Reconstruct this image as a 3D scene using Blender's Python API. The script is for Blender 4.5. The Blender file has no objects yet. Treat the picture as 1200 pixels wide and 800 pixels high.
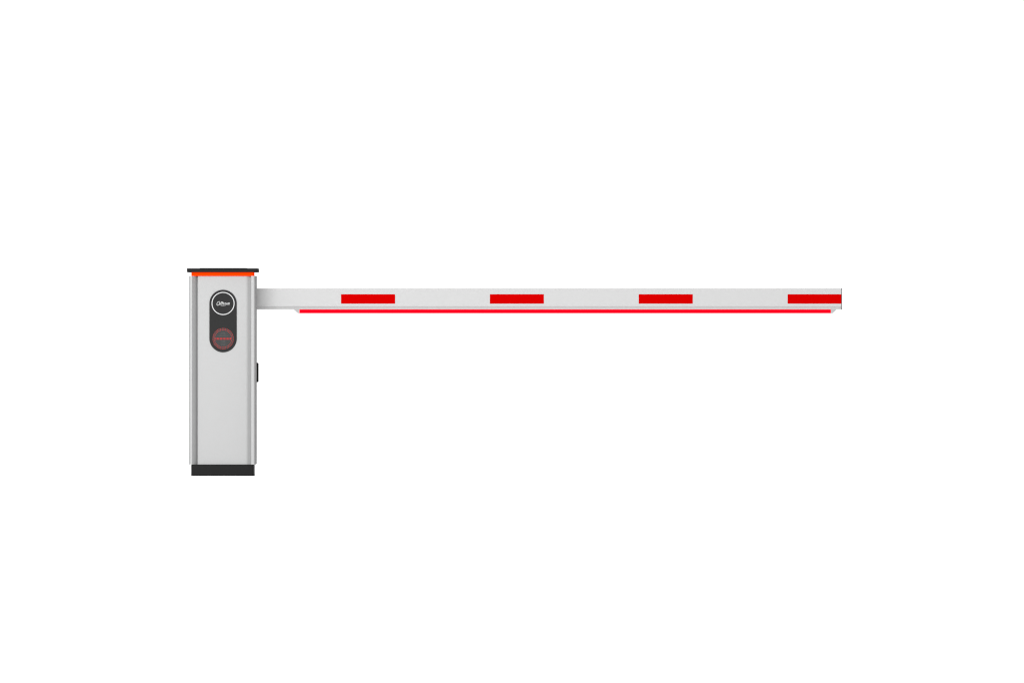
import bpy, bmesh, math
from mathutils import Vector, Matrix

# ------------------------------------------------------------------ basics
U = 0.004                      # one unit of the measured drawing = 4 mm
D = 60.0                       # long-lens camera distance to the cabinet front
CX, CY, GY = 600.0, 400.0, 557.5
C = bpy.context.scene.collection
sc = bpy.context.scene

def X(px, y=0.0): return (px - CX) * U * (D + y) / D
def Z(py, y=0.0): return (GY - CY) * U + (CY - py) * U * (D + y) / D

# ------------------------------------------------------------------ materials
def mat(name, col, rough=0.5, metal=0.0, spec=0.3, emit=None, estr=0.0, speck=0.0, scale=900.0, bump=0.0, brushed=False):
    m = bpy.data.materials.new(name); m.use_nodes = True
    nt = m.node_tree; b = nt.nodes['Principled BSDF']
    b.inputs['Base Color'].default_value = (*col, 1)
    b.inputs['Roughness'].default_value = rough
    b.inputs['Metallic'].default_value = metal
    b.inputs['Specular IOR Level'].default_value = spec
    if emit:
        b.inputs['Emission Color'].default_value = (*emit, 1)
        b.inputs['Emission Strength'].default_value = estr
    if speck or bump:
        tc = nt.nodes.new('ShaderNodeTexCoord')
        n = nt.nodes.new('ShaderNodeTexNoise'); n.inputs['Scale'].default_value = scale
        n.inputs['Detail'].default_value = 3.0
        nt.links.new(tc.outputs['Object'], n.inputs['Vector'])
        if speck:
            mr = nt.nodes.new('ShaderNodeMapRange')
            mr.inputs['From Min'].default_value = 0.3; mr.inputs['From Max'].default_value = 0.7
            mr.inputs['To Min'].default_value = 1 - speck; mr.inputs['To Max'].default_value = 1 + speck
            mx = nt.nodes.new('ShaderNodeVectorMath'); mx.operation = 'SCALE'
            mx.inputs[0].default_value = col
            nt.links.new(n.outputs['Fac'], mr.inputs['Value'])
            nt.links.new(mr.outputs['Result'], mx.inputs['Scale'])
            nt.links.new(mx.outputs['Vector'], b.inputs['Base Color'])
        if bump:
            bp = nt.nodes.new('ShaderNodeBump'); bp.inputs['Strength'].default_value = bump
            bp.inputs['Distance'].default_value = 0.0006
            nt.links.new(n.outputs['Fac'], bp.inputs['Height'])
            nt.links.new(bp.outputs['Normal'], b.inputs['Normal'])
    return m

M_floor  = mat('white_floor', (0.93, 0.93, 0.93), 0.9, spec=0.0)
M_silver = mat('silver_powder_coat', (0.233, 0.234, 0.234), 0.65, 0.0, spec=0.0, speck=0.03, scale=260, bump=0.1)
M_boom   = mat('white_painted_aluminium', (0.249, 0.249, 0.249), 0.6, 0.0, spec=0.1, speck=0.004, scale=300)
M_black  = mat('black_plastic', (0.0078, 0.0078, 0.0078), 0.65, spec=0.04, speck=0.08, scale=500)
M_plate  = mat('charcoal_plate', (0.0125, 0.0125, 0.0125), 0.6, spec=0.04)
M_white  = mat('white_print', (0.27, 0.27, 0.27), 0.6, spec=0.1)
M_tape   = mat('red_reflective_tape', (0.252, 0.0, 0.0), 0.5, spec=0.0)
M_led    = mat('lit_red_light_strip', (0.30, 0.0, 0.004), 0.5, spec=0.0, emit=(1.0, 0.0, 0.007), estr=0.75)
M_orange = mat('lit_orange_light_band', (0.35, 0.02, 0.0), 0.4, spec=0.0, emit=(1.0, 0.022, 0.0), estr=0.75)
M_lens   = mat('grey_display_disc', (0.0262, 0.0265, 0.0265), 0.6, spec=0.04)
M_dot    = mat('lit_red_diode', (0.2, 0.01, 0.01), 0.5, spec=0.0, emit=(1.0, 0.05, 0.05), estr=0.62)
M_unlit  = mat('unlit_diode', (0.036, 0.037, 0.037), 0.5, spec=0.1)
M_grey   = mat('grey_end_plate', (0.06, 0.06, 0.06), 0.5, spec=0.2)
M_endcl  = mat('grey_plastic_end', (0.212, 0.212, 0.212), 0.6, spec=0.0)

# ------------------------------------------------------------------ mesh helpers
def obj(name, bm, mats, parent=None, smooth=None, bevel=0.0, seg=2):
    bmesh.ops.recalc_face_normals(bm, faces=bm.faces)
    me = bpy.data.meshes.new(name); bm.to_mesh(me); bm.free()
    for m in (mats if isinstance(mats, (list, tuple)) else [mats]): me.materials.append(m)
    o = bpy.data.objects.new(name, me); C.objects.link(o)
    if parent: o.parent = parent
    if smooth:
        for p in me.polygons: p.use_smooth = True
        me.set_sharp_from_angle(angle=math.radians(smooth))
    if bevel:
        md = o.modifiers.new('bevel', 'BEVEL'); md.width = bevel; md.segments = seg
        md.limit_method = 'ANGLE'; md.angle_limit = math.radians(40)
    return o

def box(bm, x0, x1, y0, y1, z0, z1):
    v = [bm.verts.new((x, y, z)) for x in (x0, x1) for y in (y0, y1) for z in (z0, z1)]
    for f in ((0,1,3,2), (4,6,7,5), (0,4,5,1), (2,3,7,6), (0,2,6,4), (1,5,7,3)):
        bm.faces.new([v[i] for i in f])

def prism(bm, pts, axis, a, b, mi=0):
    """closed outline pts extruded along an axis from a to b"""
    def P(p, t):
        if axis == 'x': return (t, p[0], p[1])
        if axis == 'y': return (p[0], t, p[1])
        return (p[0], p[1], t)
    va = [bm.verts.new(P(p, a)) for p in pts]; vb = [bm.verts.new(P(p, b)) for p in pts]
    fs = [bm.faces.new(va), bm.faces.new(vb[::-1])]
    n = len(pts)
    for i in range(n):
        fs.append(bm.faces.new((va[i], vb[i], vb[(i+1) % n], va[(i+1) % n])))
    for f in fs: f.material_index = mi

def rrect(x0, x1, y0, y1, r, n=6):
    pts = []
    for cx, cy, a0 in ((x1-r, y1-r, 0), (x0+r, y1-r, 90), (x0+r, y0+r, 180), (x1-r, y0+r, 270)):
        for k in range(n+1):
            a = math.radians(a0 + 90*k/n); pts.append((cx + r*math.cos(a), cy + r*math.sin(a)))
    return pts

def circle(cx, cz, r, n):
    return [(cx + r*math.cos(2*math.pi*k/n), cz + r*math.sin(2*math.pi*k/n)) for k in range(n)]

def ring(bm, cx, cz, r0, r1, y0, y1, n=96):
    q = []
    for k in range(n):
        c, s = math.cos(2*math.pi*k/n), math.sin(2*math.pi*k/n)
        q.append([bm.verts.new((cx+r*c, y, cz+r*s)) for r, y in ((r0, y0), (r1, y0), (r1, y1), (r0, y1))])
    for k in range(n):
        a, b = q[k], q[(k+1) % n]
        for i in range(4):
            bm.faces.new((a[i], a[(i+1) % 4], b[(i+1) % 4], b[i]))

# ------------------------------------------------------------------ the setting
bm = bmesh.new()
box(bm, -150, 150, -150, 150, -0.05, 0.0)
fl = obj('floor', bm, M_floor); fl['kind'] = 'structure'

# ------------------------------------------------------------------ the barrier
body_x0, body_x1 = X(221.2), X(301.0, 0.318)
depth = 0.32
bx = (body_x0 + body_x1) / 2
root = bpy.data.objects.new('barrier_gate', None); C.objects.link(root)
root['label'] = 'silver grey boom barrier with its white arm lowered, marked with red blocks'
root['category'] = 'boom barrier'

# cabinet: extruded silver housing, front panel set back between two corner posts
def px(p): return X(p)
REC = 5*U
DEEP = 10.5*U
pts = []
r = 4*U                                        # left front corner
for k in range(7):
    a = math.radians(180 + 90*k/6); pts.append((body_x0 + r + r*math.cos(a), r + r*math.sin(a)))
pts += [(px(225.0), 0.0), (px(225.4), 0.5*U), (px(231.1), DEEP), (px(231.6), DEEP), (px(231.7), REC+0.5*U), (px(232.1), REC)]
pts += [(px(288.0), REC), (px(289.6), REC+0.5*U), (px(290.6), REC+1.2*U), (px(292.6), REC+2.6*U), (px(294.0), REC+3.2*U)]
pts += [(px(294.2), 0.8*U), (px(294.5), 0.2*U), (px(295.0), 0.0)]
r2, r2y = 2.3*U, 8*U
for k in range(7):
    a = math.radians(270 + 90*k/6); pts.append((body_x1 - r2 + r2*math.cos(a), r2y + r2y*math.sin(a)))
r3 = 3*U
for k in range(7):
    a = math.radians(90*k/6); pts.append((body_x1 - r3 + r3*math.cos(a), depth - r3 + r3*math.sin(a)))
for k in range(7):
    a = math.radians(90 + 90*k/6); pts.append((body_x0 + r3 + r3*math.cos(a), depth - r3 + r3*math.sin(a)))
bm = bmesh.new(); prism(bm, pts, 'z', Z(544), Z(323.3))
obj('cabinet', bm, M_silver, root, smooth=35)

# base plinth, orange light band and lid
bm = bmesh.new(); prism(bm, rrect(X(223.9), X(298.7, depth), 2.5*U, depth-2.5*U, 2.5*U), 'z', 0.0, Z(544) - 0.001)
obj('base', bm, M_black, root, smooth=35)
bm = bmesh.new(); prism(bm, rrect(X(224.2), X(298.3, depth), 2.5*U, depth-2.5*U, 2*U), 'z', Z(323.3)+0.0005, Z(318.9)-0.0005)
obj('warning_light', bm, M_orange, root, smooth=35)
lx0, lx1 = X(219.1), X(303.7, depth+1.5*U)
bm = bmesh.new(); prism(bm, rrect(lx0, lx1, -2.2*U, depth+2.2*U, 2.5*U), 'z', Z(318.9), Z(314.45))
lid = obj('lid', bm, M_black, root, smooth=35, bevel=0.0012)
bm = bmesh.new(); prism(bm, rrect(X(234), X(288.8), 0.0, depth-0.02, 3*U), 'z', Z(314.45)+0.0003, Z(314.0))
obj('raised_panel', bm, M_black, lid, smooth=35)

# black front plate with ring, lettering and the display
pc, prad = X(261.3), 16.0*U
zt, zb = Z(355.5), Z(396.6)
yp0, yp1 = REC - 0.004, REC - 0.0003
st = [(pc + prad*math.cos(math.pi*k/32), zt + prad*math.sin(math.pi*k/32)) for k in range(33)]
st += [(pc + prad*math.cos(math.pi + math.pi*k/32), zb + prad*math.sin(math.pi + math.pi*k/32)) for k in range(33)]
bm = bmesh.new(); prism(bm, st, 'y', yp0, yp1)
plate = obj('front_plate', bm, M_plate, root, bevel=0.0008)
bm = bmesh.new(); ring(bm, pc, zt, 12.4*U, 13.5*U, yp0-0.0008, yp0-0.0001)
obj('logo_ring', bm, M_white, plate)

# lettering: a looped first letter, then sheared letters and a small second line
def text_bm(bm, s, size, x0, z0, width=None, shear=0.25, bold=0.0, y=0.0, extr=0.0004):
    cu = bpy.data.curves.new('lettering', 'FONT'); cu.body = s; cu.size = size
    cu.shear = shear; cu.extrude = extr; cu.offset = bold; cu.resolution_u = 6
    to = bpy.data.objects.new('lettering', cu); C.objects.link(to)
    bpy.context.view_layer.update()
    me = bpy.data.meshes.new_from_object(to.evaluated_get(bpy.context.evaluated_depsgraph_get()))
    bpy.data.objects.remove(to); bpy.data.curves.remove(cu)
    xs = [v.co.x for v in me.vertices]; mn, mxx = min(xs), max(xs)
    k = width/(mxx-mn) if width else 1.0
    for v in me.vertices:
        v.co = Vector((x0 + (v.co.x-mn)*k, y - v.co.z, z0 + v.co.y))
    bm.from_mesh(me); bpy.data.meshes.remove(me)

yl = yp0 - 0.0007
bm = bmesh.new()
text_bm(bm, 'lhua', 5.2*U, X(257.9), Z(356.9), 11.2*U, 0.3, 0.0002, yl)
text_bm(bm, 'TECHNOLOGY', 1.3*U, X(258.4), Z(358.3), 6.0*U, 0.15, 0.0001, yl)
# the looped letter: a swept band whose end curls inwards
path = []
for k in range(27):
    t = math.radians(60 + 345*k/26)
    path.append((1.75*math.cos(t), 2.2*math.sin(t)))
path += [(1.3, 0.2), (0.5, -0.4)]
cx0, cz0, w = 255.9, 355.5, 0.32
prev = None
for i, p in enumerate(path):
    a = path[max(i-1, 0)]; b = path[min(i+1, len(path)-1)]
    t = Vector((b[0]-a[0], b[1]-a[1])).normalized(); n = Vector((-t.y, t.x))*w
    row = []
    for s in (1, -1):
        q = (p[0]+n.x*s, p[1]+n.y*s); q = (q[0]+0.3*q[1], q[1])
        for dy in (-0.0004, 0.0004):
            row.append(bm.verts.new((X(cx0)+q[0]*U, yl+dy, Z(cz0)+q[1]*U)))
    if prev:
        bm.faces.new((prev[0], prev[2], row[2], row[0])); bm.faces.new((prev[1], row[1], row[3], prev[3]))
        bm.faces.new((prev[0], row[0], row[1], prev[1])); bm.faces.new((prev[2], prev[3], row[3], row[2]))
    prev = row
obj('logo', bm, M_white, plate)

dx, dz = X(261.4), Z(396.7)
bm = bmesh.new(); prism(bm, circle(dx, dz, 12.4*U, 64), 'y', yp0-0.0006, yp0-0.0001)
disc = obj('display_disc', bm, M_lens, plate)
def dots(pts, r, bm=None):
    bm = bm or bmesh.new()
    for a, b in pts: prism(bm, circle(dx+a*U, dz+b*U, r*U, 10), 'y', yp0-0.0016, yp0-0.0007)
    return bm
lit = [(12.0*math.cos(2*math.pi*k/38), 12.0*math.sin(2*math.pi*k/38)) for k in range(38)]
lit += [(10.1*math.cos(2*math.pi*(k+.5)/32), 10.1*math.sin(2*math.pi*(k+.5)/32)) for k in range(32)]
bar = [(-8.5+1.7*k, -0.75) for k in range(11)] + [(-8.5+1.7*k, 0.45) for k in range(11)]
obj('lit_diodes', dots(bar, 0.44, dots(lit, 0.36)), M_dot, disc)
dim = [(sx, -2.4-1.7*k) for k in range(4) for sx in (-1.6, 0.0, 1.6)]
dim += [(s*1.6, 8.4-1.7*j) for j in range(4) for s in range(-j, j+1)]
obj('unlit_diodes', dots(dim, 0.6), M_unlit, disc)

# latch on the right-hand side
bm = bmesh.new()
zc0, zc1 = Z(447.8, .3), Z(424.8, .3)
prism(bm, [(body_x1+0.0002, zc0), (X(302.1, .3), zc0+0.0005), (X(303.0, .3), zc0+0.004), (X(303.0, .3), zc1-0.004), (X(302.1, .3), zc1-0.0005), (body_x1+0.0002, zc1)], 'y', 0.266, 0.306)
obj('latch', bm, M_black, root)

# boom: extruded arm, front face set back from the cabinet front
YB = 0.155
def zb_(p): return Z(p, YB)
T = 0.05
prof = [(YB+0.0035, zb_(338.0)), (YB+0.001, zb_(338.35)), (YB, zb_(339.1)), (YB, zb_(358.9)),
        (YB+0.0045, zb_(359.2)), (YB+0.0120, zb_(361.9)), (YB+0.0135, zb_(362.4)),
        (YB+T-0.0115, zb_(362.4)), (YB+T-0.0100, zb_(361.9)), (YB+T-0.0035, zb_(359.15)),
        (YB+T, zb_(358.9)), (YB+T, zb_(339.1)), (YB+T-0.001, zb_(338.35)), (YB+T-0.0035, zb_(338.0))]
bxr = X(986.0, YB)
bm = bmesh.new(); prism(bm, prof, 'x', body_x1+0.0003, bxr)
boom = obj('boom', bm, M_boom, root)
for a, b in ((399.7, 463.0), (574.1, 637.3), (748.5, 811.8), (923.0, 985.9)):
    bm = bmesh.new(); box(bm, X(a, YB), X(b, YB), YB-0.0009, YB-0.0002, zb_(355.7), zb_(344.75))
    obj('reflective_stripe', bm, M_tape, boom)
bm = bmesh.new(); prism(bm, rrect(YB-0.001, YB+T+0.001, zb_(362.6), zb_(337.6), 0.004), 'x', bxr+0.0002, X(987.0, YB))
obj('end_cap', bm, M_grey, boom)
# light strip under the boom with its grey end pieces
y0, y1 = YB+0.014, YB+T-0.012
zt_, zb2 = zb_(362.4)-0.0003, zb_(366.95)
bm = bmesh.new(); box(bm, X(351.0, y0), X(973.6, y0), y0, y1, zb2, zt_)
strip = obj('light_strip', bm, M_led, boom)
for a, b, c in ((351.0, 349.0, 344.2), (973.6, 975.6, 980.6)):
    s = 0.0003 if a > 600 else -0.0003
    bm = bmesh.new(); prism(bm, [(X(a, y0)+s, zt_), (X(a, y0)+s, zb2), (X(b, y0), zb2), (X(c, y0), zt_)], 'y', y0, y1)
    obj('strip_end', bm, M_endcl, boom)

# ------------------------------------------------------------------ light
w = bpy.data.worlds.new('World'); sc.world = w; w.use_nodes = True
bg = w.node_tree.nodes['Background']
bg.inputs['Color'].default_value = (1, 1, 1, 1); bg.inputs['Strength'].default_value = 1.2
wn = w.node_tree                                # white surround, darkness added at both sides to shade side-facing surfaces
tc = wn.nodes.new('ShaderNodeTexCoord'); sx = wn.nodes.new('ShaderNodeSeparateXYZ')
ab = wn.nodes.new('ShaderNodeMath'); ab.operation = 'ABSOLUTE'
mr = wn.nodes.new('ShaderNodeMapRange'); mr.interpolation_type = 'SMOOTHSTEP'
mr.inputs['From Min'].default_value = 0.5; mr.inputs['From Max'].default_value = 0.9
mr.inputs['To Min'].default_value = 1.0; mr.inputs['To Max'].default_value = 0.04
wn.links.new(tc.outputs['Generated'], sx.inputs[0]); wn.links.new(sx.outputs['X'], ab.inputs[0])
wn.links.new(ab.outputs[0], mr.inputs['Value']); # and brightness added overhead to keep the floor white
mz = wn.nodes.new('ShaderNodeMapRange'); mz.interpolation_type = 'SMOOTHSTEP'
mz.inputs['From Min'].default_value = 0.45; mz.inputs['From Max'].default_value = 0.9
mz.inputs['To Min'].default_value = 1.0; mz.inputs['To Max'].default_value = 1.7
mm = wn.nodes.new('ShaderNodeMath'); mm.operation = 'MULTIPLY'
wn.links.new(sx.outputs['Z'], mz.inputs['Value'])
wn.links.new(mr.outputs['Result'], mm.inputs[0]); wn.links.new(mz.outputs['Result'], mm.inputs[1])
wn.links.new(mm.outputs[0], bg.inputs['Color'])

def area(name, loc, target, sx, sy, watts):
    l = bpy.data.lights.new(name, 'AREA'); l.shape = 'RECTANGLE'; l.size = sx; l.size_y = sy; l.energy = watts
    o = bpy.data.objects.new(name, l); C.objects.link(o); o.location = loc
    o.rotation_euler = (Vector(target) - Vector(loc)).to_track_quat('-Z', 'Y').to_euler()
    return o
area('key_softbox', (-4.4, -13.5, 4.6), (0.4, 0.1, 0.6), 11.0, 4.0, 3600)

# ------------------------------------------------------------------ camera
cd = bpy.data.cameras.new('camera'); cam = bpy.data.objects.new('camera', cd); C.objects.link(cam)
cam.location = (0, -D, (GY-CY)*U); cam.rotation_euler = (math.radians(90), 0, 0)
cd.sensor_width = 36; cd.lens = 36*D/(1200*U); cd.clip_start = 0.1; cd.clip_end = 1000
sc.camera = cam
sc.view_settings.view_transform = 'Standard'; sc.view_settings.look = 'None'
sc.cycles.use_denoising = True; sc.cycles.use_adaptive_sampling = False
sc.cycles.filter_width = 1.15
sc.view_settings.exposure = 0; sc.view_settings.gamma = 1
